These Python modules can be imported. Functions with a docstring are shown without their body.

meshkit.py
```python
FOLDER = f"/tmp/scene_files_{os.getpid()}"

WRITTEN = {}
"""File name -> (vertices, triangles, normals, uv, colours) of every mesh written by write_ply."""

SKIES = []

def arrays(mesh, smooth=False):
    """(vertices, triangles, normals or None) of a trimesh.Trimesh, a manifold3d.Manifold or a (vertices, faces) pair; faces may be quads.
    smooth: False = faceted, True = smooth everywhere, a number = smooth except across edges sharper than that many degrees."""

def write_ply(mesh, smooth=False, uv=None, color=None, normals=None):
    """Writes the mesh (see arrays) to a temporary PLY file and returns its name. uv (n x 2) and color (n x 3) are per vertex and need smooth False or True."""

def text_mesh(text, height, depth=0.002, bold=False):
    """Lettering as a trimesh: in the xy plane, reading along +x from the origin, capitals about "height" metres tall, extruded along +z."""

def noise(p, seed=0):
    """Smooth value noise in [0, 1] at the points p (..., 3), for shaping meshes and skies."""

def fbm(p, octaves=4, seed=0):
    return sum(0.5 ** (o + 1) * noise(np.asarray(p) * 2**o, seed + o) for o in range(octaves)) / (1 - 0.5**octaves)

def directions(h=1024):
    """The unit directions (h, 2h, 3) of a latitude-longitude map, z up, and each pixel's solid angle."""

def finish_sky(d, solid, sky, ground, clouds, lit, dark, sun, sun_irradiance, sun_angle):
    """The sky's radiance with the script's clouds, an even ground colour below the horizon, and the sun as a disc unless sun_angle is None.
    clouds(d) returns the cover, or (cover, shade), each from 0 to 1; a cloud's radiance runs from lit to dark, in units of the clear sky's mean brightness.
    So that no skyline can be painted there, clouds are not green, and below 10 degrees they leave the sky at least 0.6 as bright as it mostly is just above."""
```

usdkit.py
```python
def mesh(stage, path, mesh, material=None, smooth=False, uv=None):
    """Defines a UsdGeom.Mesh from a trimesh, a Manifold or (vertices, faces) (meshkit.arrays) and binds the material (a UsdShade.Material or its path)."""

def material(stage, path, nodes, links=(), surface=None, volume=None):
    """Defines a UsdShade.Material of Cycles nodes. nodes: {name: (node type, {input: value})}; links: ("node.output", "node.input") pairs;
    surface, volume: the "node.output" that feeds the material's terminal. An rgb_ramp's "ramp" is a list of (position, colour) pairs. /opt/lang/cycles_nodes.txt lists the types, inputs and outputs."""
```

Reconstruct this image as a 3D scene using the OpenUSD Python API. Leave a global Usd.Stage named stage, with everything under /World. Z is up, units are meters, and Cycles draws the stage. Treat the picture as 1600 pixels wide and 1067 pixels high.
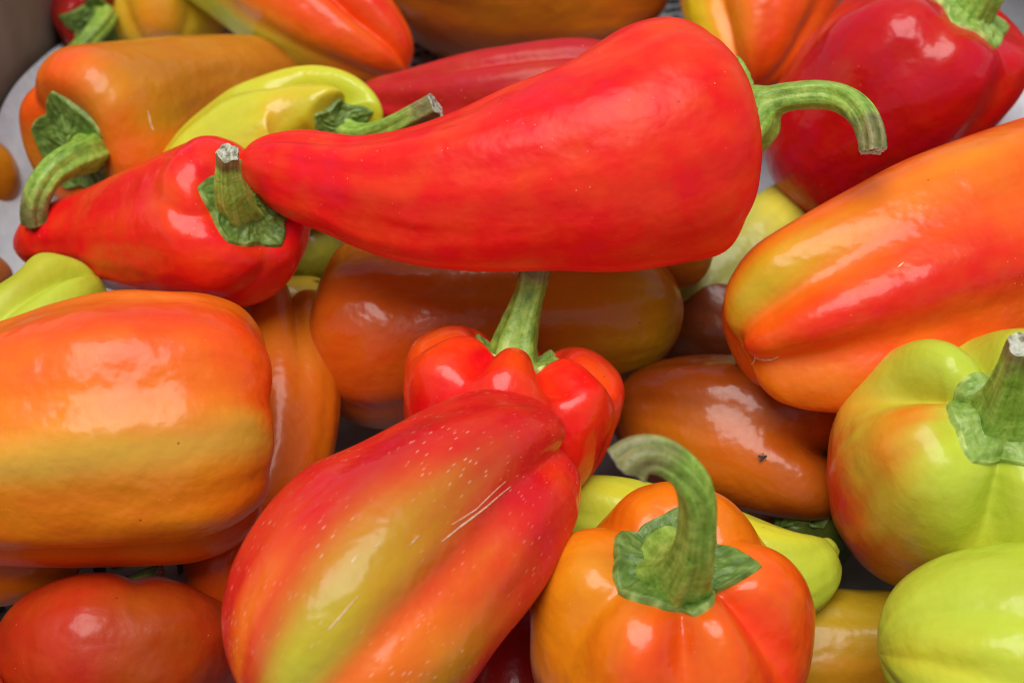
import math, random
import numpy as np
import trimesh
from scipy.interpolate import CubicSpline, Akima1DInterpolator
from pxr import Usd, UsdGeom, UsdLux, UsdShade, Gf, Sdf, Vt
import usdkit, meshkit

stage = Usd.Stage.CreateInMemory()
UsdGeom.SetStageUpAxis(stage, UsdGeom.Tokens.z)
UsdGeom.SetStageMetersPerUnit(stage, 1.0)
stage.SetDefaultPrim(UsdGeom.Xform.Define(stage, '/World').GetPrim())

# ------------------------------------------------------------------ camera
FPX = 2323.0                                    # focal length for a picture 1600 wide
PITCH = math.radians(52)
CAM = np.array([0, -0.42 * math.cos(PITCH), 0.07 + 0.42 * math.sin(PITCH)])
FWD = np.array([0, math.cos(PITCH), -math.sin(PITCH)])
RGT = np.array([1.0, 0, 0])
UPV = np.cross(RGT, FWD)
cam = UsdGeom.Camera.Define(stage, '/World/camera')
M = Gf.Matrix4d(*RGT, 0, *UPV, 0, *(-FWD), 0, *CAM, 1)
cam.AddTransformOp().Set(M)
cam.CreateHorizontalApertureAttr(36.0)
cam.CreateVerticalApertureAttr(36.0 * 682 / 1024)
cam.CreateFocalLengthAttr(36.0 * FPX / 1600)
cam.CreateClippingRangeAttr(Gf.Vec2f(0.01, 100))
cam.CreateFStopAttr(13.0)
cam.CreateFocusDistanceAttr(0.375)
cam.CreateExposureAttr(0.95)

# ------------------------------------------------------------------ sky and sun (bright overcast, light from behind the camera)
SUN = np.array([-0.08, 0.02, 0.99]); SUN /= np.linalg.norm(SUN)
el, rot = math.asin(SUN[2]), math.atan2(SUN[0], SUN[1])
sky_m = usdkit.material(stage, '/World/Looks/sky', {
    'tc': ('texture_coordinate', {}),
    'sk': ('sky_texture', {'sky_type': 'single_scattering', 'sun_disc': False, 'sun_elevation': el, 'sun_rotation': rot}),
    'nz': ('noise_texture', {'scale': 2.6, 'detail': 4.0, 'roughness': 0.5}),
    'rp': ('rgb_ramp', {'ramp': [(0.40, (0, 0, 0)), (0.58, (1, 1, 1))]}),
    'bw': ('rgb_to_bw', {}),
    'cl': ('mix', {'mix_type': 'multiply', 'fac': 1.0, 'color2': (1.7, 1.7, 1.74)}),
    'mx': ('mix', {'mix_type': 'mix'}),
    'bg': ('background_shader', {'strength': 0.05}),
}, [('tc.generated', 'nz.vector'), ('nz.fac', 'rp.fac'), ('sk.color', 'bw.color'), ('bw.val', 'cl.color1'),
    ('rp.color', 'mx.fac'), ('sk.color', 'mx.color1'), ('cl.color', 'mx.color2'), ('mx.color', 'bg.color')], surface='bg.background')
dome = UsdLux.DomeLight.Define(stage, '/World/sky')
UsdShade.MaterialBindingAPI.Apply(dome.GetPrim()).Bind(sky_m)
dome.GetPrim().SetCustomDataByKey('kind', 'structure')
sun = UsdLux.DistantLight.Define(stage, '/World/sun')
sun.CreateIntensityAttr(0.4); sun.CreateAngleAttr(44.0); sun.CreateNormalizeAttr(True)
sun.CreateColorAttr(Gf.Vec3f(1.0, 0.965, 0.92))
zq = Gf.Rotation(Gf.Vec3d(0, 0, 1), Gf.Vec3d(*SUN))
sun.AddTransformOp().Set(Gf.Matrix4d().SetRotate(zq))

# ------------------------------------------------------------------ helpers
def at(px, py, h):
    """world point at height h on the line of sight through a point of the 1600 x 1067 photograph"""
    d = FWD + (px - 800) / FPX * RGT + (533.5 - py) / FPX * UPV
    return CAM + d * ((h - CAM[2]) / d[2])
def project(p):
    q = np.asarray(p) - CAM
    z = q @ FWD
    return np.stack([800 + FPX * (q @ RGT) / z, 533.5 - FPX * (q @ UPV) / z], -1), z
def px_size(p):
    return float((np.asarray(p) - CAM) @ FWD) / FPX
def sstep(x, a, b):
    t = np.clip((x - a) / (b - a), 0, 1)
    return t * t * (3 - 2 * t)
USED = {}
def numbered(path):
    n = USED.get(path, 0); USED[path] = n + 1
    return path if n == 0 else f'{path}_{n:03d}'
def tag(prim, label=None, cat=None, group=None, kind=None):
    for k, v in (('label', label), ('category', cat), ('group', group), ('kind', kind)):
        if v: prim.SetCustomDataByKey(k, v)
def thing(name, label, cat, loc, group=None):
    x = UsdGeom.Xform.Define(stage, numbered('/World/' + name))
    x.AddTranslateOp().Set(Gf.Vec3d(*map(float, loc)))
    tag(x.GetPrim(), label, cat, group)
    return x
def define(parent, name, v, f, mat, normals=None, uv=None, col=None, loc=None, kind=None):
    path = numbered((str(parent.GetPath()) if parent else '/World') + '/' + name)
    m = UsdGeom.Mesh.Define(stage, path)
    v = np.asarray(v, float) - (0 if loc is None else np.asarray(loc))
    f = np.asarray(f, np.int32)
    m.CreatePointsAttr(Vt.Vec3fArray.FromNumpy(v.astype(np.float32)))
    m.CreateFaceVertexCountsAttr(Vt.IntArray.FromNumpy(np.full(len(f), f.shape[1], np.int32)))
    m.CreateFaceVertexIndicesAttr(Vt.IntArray.FromNumpy(f.ravel()))
    m.CreateSubdivisionSchemeAttr('none')
    if normals is not None:
        m.CreateNormalsAttr(Vt.Vec3fArray.FromNumpy(np.asarray(normals, np.float32))); m.SetNormalsInterpolation('vertex')
    api = UsdGeom.PrimvarsAPI(m)
    if uv is not None:
        api.CreatePrimvar('st', Sdf.ValueTypeNames.TexCoord2fArray, 'vertex').Set(Vt.Vec2fArray.FromNumpy(np.asarray(uv, np.float32)))
    if col is not None:
        api.CreatePrimvar('skin', Sdf.ValueTypeNames.Color3fArray, 'vertex').Set(Vt.Vec3fArray.FromNumpy(np.asarray(col, np.float32)))
    UsdShade.MaterialBindingAPI.Apply(m.GetPrim()).Bind(mat)
    if kind: tag(m.GetPrim(), kind=kind)
    return m
def vnormals(v, f):
    n = np.zeros_like(v); fn = np.cross(v[f[:, 1]] - v[f[:, 0]], v[f[:, 2]] - v[f[:, 0]])
    for k in range(3): np.add.at(n, f[:, k], fn)
    return n / np.maximum(np.linalg.norm(n, axis=1, keepdims=True), 1e-20)

# ------------------------------------------------------------------ materials
def skin_material(name, rough=0.36, coat=0.45, coat_rough=0.15, specks=0.5, scratch=0.0, wave=0.48):
    nodes = {
        'at': ('attribute', {'attribute': 'skin'}),
        'geo': ('geometry', {}), 'tc': ('texture_coordinate', {}),
        # soft blotches and streaks of ripening along the fruit
        'mp': ('mapping', {'scale': (18.0, 120.0, 1.0)}),
        'st': ('noise_texture', {'scale': 1.0, 'detail': 4.0, 'roughness': 0.6}),
        'sr': ('map_range', {'from_min': 0.25, 'from_max': 0.75, 'to_min': 0.88, 'to_max': 1.12, 'clamp': True}),
        'bl': ('noise_texture', {'scale': 75.0, 'detail': 3.0}),
        'br': ('map_range', {'from_min': 0.25, 'from_max': 0.75, 'to_min': 0.495, 'to_max': 0.506, 'clamp': True}),
        'sh': ('map_range', {'from_min': 0.35, 'from_max': 0.7, 'to_min': -0.001, 'to_max': 0.0035, 'clamp': True}), 'ah': ('math', {'math_type': 'add'}),
        'hv': ('hsv', {'saturation': 1.0}),
        # pale lenticels
        'v1': ('voronoi_texture', {'scale': 420.0, 'randomness': 1.0}),
        'v1r': ('map_range', {'from_min': 0.05, 'from_max': 0.09, 'to_min': 1.0, 'to_max': 0.0, 'clamp': True}),
        'gn': ('noise_texture', {'scale': 90.0, 'detail': 2.0}),
        'gr': ('map_range', {'from_min': 0.5, 'from_max': 0.66, 'to_min': 0.0, 'to_max': specks, 'clamp': True}),
        'ms': ('math', {'math_type': 'multiply'}),
        'mc': ('mix', {'mix_type': 'mix', 'color2': (0.75, 0.52, 0.36)}),
        # dark pin-prick spots
        'v2': ('voronoi_texture', {'scale': 95.0, 'randomness': 1.0}),
        'v2r': ('map_range', {'from_min': 0.022, 'from_max': 0.04, 'to_min': 0.55, 'to_max': 0.0, 'clamp': True}),
        'md': ('mix', {'mix_type': 'mix', 'color2': (0.05, 0.025, 0.01)}),
        # relief
        'n1': ('noise_texture', {'scale': 950.0, 'detail': 3.0}),
        'b1': ('bump', {'strength': 0.11, 'distance': 0.0006}),
        'n2': ('noise_texture', {'scale': 120.0, 'detail': 2.0}),
        'b2': ('bump', {'strength': wave, 'distance': 0.0016}),
        'rn': ('noise_texture', {'scale': 160.0, 'detail': 3.0}),
        'rr': ('map_range', {'from_min': 0.3, 'from_max': 0.7, 'to_min': rough - 0.05, 'to_max': rough + 0.07, 'clamp': True}),
        'p': ('principled_bsdf', {'specular_ior_level': 0.2, 'coat_weight': coat * 0.68, 'coat_roughness': coat_rough, 'coat_ior': 1.45}),
    }
    links = [('tc.UV', 'mp.vector'), ('mp.vector', 'st.vector'), ('st.fac', 'sr.value'), ('geo.position', 'bl.vector'), ('bl.fac', 'br.value'),
             ('at.color', 'hv.color'), ('sr.result', 'hv.value'), ('st.fac', 'sh.value'), ('sh.result', 'ah.value1'), ('br.result', 'ah.value2'), ('ah.value', 'hv.hue'),
             ('geo.position', 'v1.vector'), ('v1.distance', 'v1r.value'), ('geo.position', 'gn.vector'), ('gn.fac', 'gr.value'),
             ('v1r.result', 'ms.value1'), ('gr.result', 'ms.value2'), ('ms.value', 'mc.fac'), ('hv.color', 'mc.color1'),
             ('geo.position', 'v2.vector'), ('v2.distance', 'v2r.value'), ('v2r.result', 'md.fac'), ('mc.color', 'md.color1'),
             ('geo.position', 'n1.vector'), ('n1.fac', 'b1.height'), ('geo.position', 'n2.vector'), ('n2.fac', 'b2.height'), ('b2.normal', 'b1.normal'),
             ('geo.position', 'rn.vector'), ('rn.fac', 'rr.value'), ('rr.result', 'p.roughness'),
             ('b1.normal', 'p.normal'), ('b2.normal', 'p.coat_normal')]
    if scratch:
        nodes |= {
            'mq': ('mapping', {'scale': (170.0, 1250.0, 1.0), 'rotation': (0.0, 0.0, 0.12)}),
            'v3': ('voronoi_texture', {'dimensions': '2D', 'scale': 1.0, 'randomness': 1.0}),
            'v3r': ('map_range', {'from_min': 0.03, 'from_max': 0.13, 'to_min': 1.0, 'to_max': 0.0, 'clamp': True}),
            'g3': ('noise_texture', {'scale': 55.0, 'detail': 2.0}),
            'g3r': ('map_range', {'from_min': 0.44, 'from_max': 0.60, 'to_min': 0.0, 'to_max': scratch, 'clamp': True}),
            'sc': ('separate_color', {}), 'scr': ('map_range', {'from_min': 0.22, 'from_max': 1.0, 'to_min': 0.0, 'to_max': 1.0, 'clamp': True}), 'm4': ('math', {'math_type': 'multiply'}),
            'm3': ('math', {'math_type': 'multiply'}),
            'mm': ('mix', {'mix_type': 'mix', 'color2': (0.85, 0.62, 0.42)}),
        }
        links += [('tc.UV', 'mq.vector'), ('mq.vector', 'v3.vector'), ('v3.distance', 'v3r.value'), ('geo.position', 'g3.vector'), ('g3.fac', 'g3r.value'),
                  ('v3.color', 'sc.color'), ('sc.r', 'scr.value'), ('v3r.result', 'm4.value1'), ('scr.result', 'm4.value2'), ('m4.value', 'm3.value1'), ('g3r.result', 'm3.value2'), ('m3.value', 'mm.fac'), ('md.color', 'mm.color1'), ('mm.color', 'p.base_color')]
    else:
        links += [('md.color', 'p.base_color')]
    return usdkit.material(stage, '/World/Looks/' + name, nodes, links, surface='p.BSDF')
SKIN = skin_material('pepper_skin')
SKIN_WAXY = skin_material('pepper_skin_waxy', rough=0.42, coat=0.18, coat_rough=0.25, specks=0.8)
SKIN_SCRATCHED = skin_material('pepper_skin_scratched', rough=0.34, coat=0.4, coat_rough=0.13, specks=0.25, scratch=0.75)
SKIN_GLOSSY = skin_material('pepper_skin_glossy', rough=0.29, coat=0.6, coat_rough=0.14, specks=0.3)

def green_material(name, a, b, c, rough=0.45, bump=0.5, scale=330.0):
    return usdkit.material(stage, '/World/Looks/' + name, {
        'geo': ('geometry', {}), 'tc': ('texture_coordinate', {}),
        'mp': ('mapping', {'scale': (60.0, 900.0, 1.0)}),
        'n0': ('noise_texture', {'scale': 1.0, 'detail': 3.0}),
        'n1': ('noise_texture', {'scale': scale, 'detail': 4.0, 'roughness': 0.6}),
        'ad': ('math', {'math_type': 'multiply_add', 'value2': 0.5}),
        'mu': ('math', {'math_type': 'multiply', 'value2': 0.5}),
        'rp': ('rgb_ramp', {'ramp': [(0.34, a), (0.5, b), (0.64, c)]}),
        'at': ('attribute', {'attribute': 'skin'}), 'mt': ('mix', {'mix_type': 'multiply', 'fac': 1.0}),
        'v2': ('voronoi_texture', {'scale': 420.0}),
        'v2r': ('map_range', {'from_min': 0.05, 'from_max': 0.12, 'to_min': 0.5, 'to_max': 0.0, 'clamp': True}),
        'md': ('mix', {'mix_type': 'mix', 'color2': (0.03, 0.03, 0.012)}),
        'b1': ('bump', {'strength': bump, 'distance': 0.0012}),
        'p': ('principled_bsdf', {'roughness': rough, 'specular_ior_level': 0.45}),
    }, [('tc.UV', 'mp.vector'), ('mp.vector', 'n0.vector'), ('geo.position', 'n1.vector'), ('n0.fac', 'mu.value1'), ('n1.fac', 'ad.value1'), ('mu.value', 'ad.value3'),
        ('ad.value', 'rp.fac'), ('geo.position', 'v2.vector'), ('v2.distance', 'v2r.value'), ('v2r.result', 'md.fac'), ('rp.color', 'mt.color1'), ('at.color', 'mt.color2'), ('mt.color', 'md.color1'), ('md.color', 'p.base_color'),
        ('n1.fac', 'b1.height'), ('b1.normal', 'p.normal')], surface='p.BSDF')
STEM = green_material('stem_green', (0.10, 0.19, 0.015), (0.24, 0.40, 0.045), (0.42, 0.56, 0.10))
CALYX = green_material('calyx_green', (0.06, 0.12, 0.014), (0.12, 0.21, 0.028), (0.22, 0.33, 0.065), rough=0.45, bump=0.5, scale=300.0)
CALYX_PALE = green_material('calyx_pale', (0.15, 0.26, 0.03), (0.25, 0.39, 0.06), (0.38, 0.50, 0.13), rough=0.45, bump=0.5, scale=300.0)
CUT = usdkit.material(stage, '/World/Looks/stem_cut', {
    'geo': ('geometry', {}), 'n': ('noise_texture', {'scale': 700.0, 'detail': 4.0}),
    'rp': ('rgb_ramp', {'ramp': [(0.35, (0.16, 0.13, 0.07)), (0.5, (0.45, 0.45, 0.32)), (0.65, (0.62, 0.63, 0.52))]}),
    'b': ('bump', {'strength': 0.8, 'distance': 0.001}), 'p': ('principled_bsdf', {'roughness': 0.75})},
    [('geo.position', 'n.vector'), ('n.fac', 'rp.fac'), ('rp.color', 'p.base_color'), ('n.fac', 'b.height'), ('b.normal', 'p.normal')], surface='p.BSDF')

RED = (0.80, 0.012, 0.007); DRED = (0.36, 0.003, 0.006); RUBY = (0.56, 0.006, 0.012)
ORR = (0.84, 0.075, 0.005); ORG = (0.80, 0.17, 0.005); YOR = (0.76, 0.29, 0.008); OLV = (0.44, 0.30, 0.012)
LIME = (0.48, 0.56, 0.040); YEL = (0.80, 0.60, 0.016); BRN = (0.30, 0.060, 0.005); PALE = (0.42, 0.45, 0.10); AMB = (0.50, 0.15, 0.006)  # BRN: ripening brown, lowered further to carry shade in the pile

# ------------------------------------------------------------------ pepper builder
class Body:
    """A lobed, bent surface of revolution. v = 0 lies to the right of someone walking from stem to tip, v = 90 faces the viewer's side."""
    def __init__(s, spine, prof, valleys=(), vs=1.0, vm=0.5, vt=1.0, sd=0.0, td=0.0, dr=0.92, bumps=(), namp=0.05, seed=0, soft=6.0):
        s.soft = soft
        P = np.array([at(*p) for p in spine])
        L = np.r_[0, np.cumsum(np.linalg.norm(np.diff(P, axis=0), axis=1))]
        s.len = L[-1]; s.P = CubicSpline(L / L[-1], P)
        s.mid = s.P(0.4); s.k = px_size(s.mid)
        s.view = s.mid - CAM; s.view /= np.linalg.norm(s.view)
        pr = np.array([(p[0], p[1], p[2] if len(p) > 2 else p[1]) for p in prof], float)
        mir = pr * [1, -1, -1]
        full = np.vstack([mir[3:0:-1], pr, mir[-2:-5:-1]])
        d = np.diff(full, axis=0); d[:, 0] *= s.len / s.k
        c = np.r_[0, np.cumsum(np.hypot(d[:, 0], d[:, 1]))]
        g0, g1 = c[3], c[3 + len(pr) - 1]
        s.glen = (g1 - g0) * s.k
        s.prof = Akima1DInterpolator((c - g0) / (g1 - g0), full)
        s.rmax = pr[:, 1:].max()
        rb = random.Random(seed * 17 + 3)
        bumps = list(bumps) + [(rb.uniform(.12, .9), rb.uniform(0, 360), s.rmax * rb.uniform(-.035, .04), rb.uniform(.12, .32), rb.uniform(9, 20)) for _ in range(14)]
        valleys = [(c, amp * 1.9, w) for (c, amp, w) in valleys]
        s.vmax = max([q[1] for q in valleys], default=1.0)
        s.valleys, s.vs, s.vm, s.vt, s.sd, s.td, s.dr, s.bumps, s.namp, s.seed = valleys, vs, vm, vt, sd, td, dr, bumps, namp, seed
    def frames(s, a):
        T = s.P(np.clip(a, 0, 1), 1); T /= np.linalg.norm(T, axis=-1, keepdims=True)
        B = -s.view - (T @ -s.view)[..., None] * T
        B /= np.maximum(np.linalg.norm(B, axis=-1, keepdims=True), 1e-9)
        return T, np.cross(T, B), B
    def __call__(s, g, v):
        """points for arrays g (0..1 stem centre to tip) and v (radians)"""
        a, rR, rL = np.moveaxis(s.prof(g), -1, 0)
        rR, rL = np.maximum(rR, 0), np.maximum(rL, 0)
        cv, sv = np.cos(v), np.sin(v)
        r = rR * (1 + cv) / 2 + rL * (1 - cv) / 2
        rn = r / s.rmax
        ws = 1 - sstep(a, 0.0, 0.42); wt = sstep(a, 0.55, 1.0)
        wt_ = s.vm + (s.vs - s.vm) * ws + (s.vt - s.vm) * wt
        val = np.zeros_like(v); deg = np.degrees(v)
        for (c, amp, w) in s.valleys:
            dv = (deg - c + 180) % 360 - 180
            e = s.soft
            val = val + amp * np.exp(-(np.sqrt(dv * dv + e * e) - e) / w)
        mul = 1 - val * wt_ * np.clip(rn * 1.6, 0, 1)
        # uneven growth: long soft undulations plus smaller lumps
        q = np.stack([a * 2.2, cv * 1.1, sv * 1.1], -1) + s.seed * 7.31
        mul = mul + s.namp * 2 * (meshkit.fbm(q, 3, s.seed) - 0.5) + s.namp * 0.5 * (meshkit.noise(q * np.array([1.6, 4.2, 4.2]), s.seed + 5) - 0.5) + s.namp * 0.22 * (meshkit.noise(q * np.array([5.0, 5.5, 5.5]), s.seed + 9) - 0.5)
        rr = r * mul
        for (a0, v0, amp, sa, sv_) in s.bumps:
            dv = (deg - v0 + 180) % 360 - 180
            rr = rr + amp * np.exp(-((a - a0) / sa) ** 2 - (dv / sv_) ** 2)
        vn = np.clip(val / s.vmax, 0, 1.2)
        ax = s.sd * vn * ws ** 2 * np.clip(rn * 1.5, 0, 1) - s.td * vn * wt ** 2 * np.clip(rn * 1.5, 0, 1)
        T, N, B = s.frames(a)
        C = s.P(np.clip(a, 0, 1)) + T * (a - np.clip(a, 0, 1))[..., None] * s.len
        rr = (rr * s.k)[..., None]
        return C + T * (ax * s.k)[..., None] + N * rr * cv[..., None] + B * rr * s.dr * sv[..., None]

def build_body(x, loc, S, base, patches, mat, ng, nv, seed):
    g = np.linspace(0, 1, ng); g[0], g[-1] = 1e-4, 1 - 1e-4
    vv = np.linspace(-math.pi / 2, 1.5 * math.pi, nv + 1)
    G, V = np.meshgrid(g, vv, indexing='ij')
    X = S(G, V); X[:, -1] = X[:, 0]
    X[0] = X[0].mean(0); X[-1] = X[-1].mean(0)
    i, j = np.meshgrid(np.arange(ng - 1), np.arange(nv), indexing='ij')
    w = nv + 1
    q = np.stack([i * w + j, i * w + j + 1, (i + 1) * w + j + 1, (i + 1) * w + j], -1).reshape(-1, 4)
    f = np.vstack([q[:, [0, 1, 2]], q[:, [0, 2, 3]]])
    flat = X.reshape(-1, 3)
    n = np.zeros_like(flat); fn = np.cross(flat[f[:, 1]] - flat[f[:, 0]], flat[f[:, 2]] - flat[f[:, 0]])
    for k in range(3): np.add.at(n, f[:, k], fn)
    n = n.reshape(ng, w, 3)
    n[:, 0] += n[:, -1]; n[:, -1] = n[:, 0]; n[0] = n[0].sum(0); n[-1] = n[-1].sum(0)
    n = (n / np.maximum(np.linalg.norm(n, axis=-1, keepdims=True), 1e-20)).reshape(-1, 3)
    if np.mean(np.sum(n * (flat - flat.mean(0)), 1)) < 0:
        n = -n; f = f[:, ::-1]
    # ripening colours; some bases and patches also carry painted shade
    R = S.rmax * S.k
    uv = np.stack([G * S.glen, (V / math.pi) * R * 1.6], -1).reshape(-1, 2)
    p2, z = project(flat)
    facing = np.sum(n * (CAM - flat), 1) > 0
    warp = np.stack([meshkit.fbm(flat * 45 + 3.1, 3, seed) - .5, meshkit.fbm(flat * 45 + 9.7, 3, seed + 1) - .5], -1)
    sq = np.stack([G * 1.6 + seed, np.cos(V) * 4.6, np.sin(V) * 4.6], -1).reshape(-1, 3)
    warp = warp + 1.3 * np.stack([meshkit.fbm(sq * 1.6, 3, seed + 2) - .5, meshkit.fbm(sq, 3, seed + 3) - .5], -1)
    ga = G.ravel() * S.glen; va = V.ravel()
    c = np.tile(np.asarray(base, float), (len(flat), 1))
    for (px, py, ra, rv, colr, st) in patches:
        d = np.hypot(p2[:, 0] - px, p2[:, 1] - py) + np.where(facing, 0, 1e6)
        o = int(d.argmin())
        da = (ga - ga[o]) / (ra * S.k) + warp[:, 0] * 0.5
        dv = ((va - va[o] + math.pi) % (2 * math.pi) - math.pi) * R / (rv * S.k) + warp[:, 1] * 0.5
        wgt = (st * np.exp(-(da ** 2 + dv ** 2)))[:, None]
        c = c * (1 - wgt) + np.asarray(colr) * wgt
    return define(x, 'body', flat, f, mat, n, uv, c, loc)

def build_calyx(x, loc, S, rad, points, mat, seed, th=0.0011, phase=0.0, star=0.32, nv=210, ng=48, wrinkle=0.0011, curl=0.0, cut=None):
    """the crumpled green cap: a pointed patch of the fruit's own surface, lifted and wrinkled"""
    rng = random.Random(seed)
    vv = np.linspace(0, 2 * math.pi, nv, endpoint=False)
    ph = (vv / (2 * math.pi) * points + phase) % 1.0
    saw = np.abs(ph - 0.5) * 2
    amps = np.array([rng.uniform(0.75, 1.2) for _ in range(points)])
    ii = np.floor(vv / (2 * math.pi) * points + phase).astype(int) % points
    Rc = rad * (1 - star * 0.5 + star * (1 - saw) ** 1.6 * amps[ii]) * (1 + 0.05 * (meshkit.fbm(np.stack([np.cos(vv) * 2, np.sin(vv) * 2, vv * 0 + seed], -1), 3, seed) - .5))
    if cut is not None: Rc = Rc * cut(vv)
    t = np.linspace(0.02, 1, ng)
    Tt, V = np.meshgrid(t, vv, indexing='ij')
    G = Tt * Rc[None] * S.k / S.glen
    X = S(G, V)
    e = 0.004
    du = S(G + e, V) - S(np.maximum(G - e, 1e-4), V); dv = S(G, V + 0.02) - S(G, V - 0.02)
    n = np.cross(du, dv); n /= np.maximum(np.linalg.norm(n, axis=-1, keepdims=True), 1e-20)
    T0 = S.frames(np.array([0.0]))[0][0]
    if np.sum(n * -T0) < 0: n = -n
    wr = (meshkit.fbm(X * 190, 2, seed) - .45) * 2
    rib = np.cos(V * points + phase * 6.28) * 0.35
    wr2 = np.abs(meshkit.fbm(np.stack([Tt * 3.2, np.cos(V) * 2.6, np.sin(V) * 2.6], -1) + seed, 3, seed + 7) - .5) * 3 - .35
    lift = th * (1 + 0.7 * (1 - Tt)) + wrinkle * (0.5 * wr + 1.9 * wr2 * (1 - 0.6 * Tt) + rib) * np.sin(np.clip(Tt * 1.15, 0, 1) * math.pi * 0.62 + .2) + 0.0028 * np.exp(-(Tt / 0.42) ** 2) + curl * Tt ** 3
    edge = sstep(Tt, 0.93, 1.0)
    lift = np.maximum(lift, 0.0004) * (1 - edge) - edge * 0.0006
    X = X + n * lift[..., None]
    i, j = np.meshgrid(np.arange(ng - 1), np.arange(nv), indexing='ij'); j2 = (j + 1) % nv
    q = np.stack([i * nv + j, i * nv + j2, (i + 1) * nv + j2, (i + 1) * nv + j], -1).reshape(-1, 4)
    f = np.vstack([q[:, [0, 1, 2]], q[:, [0, 2, 3]]])
    flat = np.vstack([X.reshape(-1, 3), X[0].mean(0)])
    f = np.vstack([f, np.stack([np.full(nv, len(flat) - 1), (np.arange(nv) + 1) % nv, np.arange(nv)], -1)])
    nn = vnormals(flat, f)
    if np.sum(nn.mean(0) * n.mean((0, 1))) < 0: nn = -nn; f = f[:, ::-1]
    pale = (sstep(Tt, 0.86, 0.97) * sstep(meshkit.fbm(X * 260, 2, seed + 1), .35, .6))[..., None]
    cc = np.ones(X.shape) * (1 - pale) + pale * np.array([1.9, 1.55, 2.2])
    cc = np.vstack([cc.reshape(-1, 3), [1, 1, 1]])
    return define(x, 'calyx', flat, f, mat, nn, np.stack([np.r_[(Tt * 0.02).ravel(), 0], np.r_[(V * 0.006).ravel(), 0]], -1), cc, loc)

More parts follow.
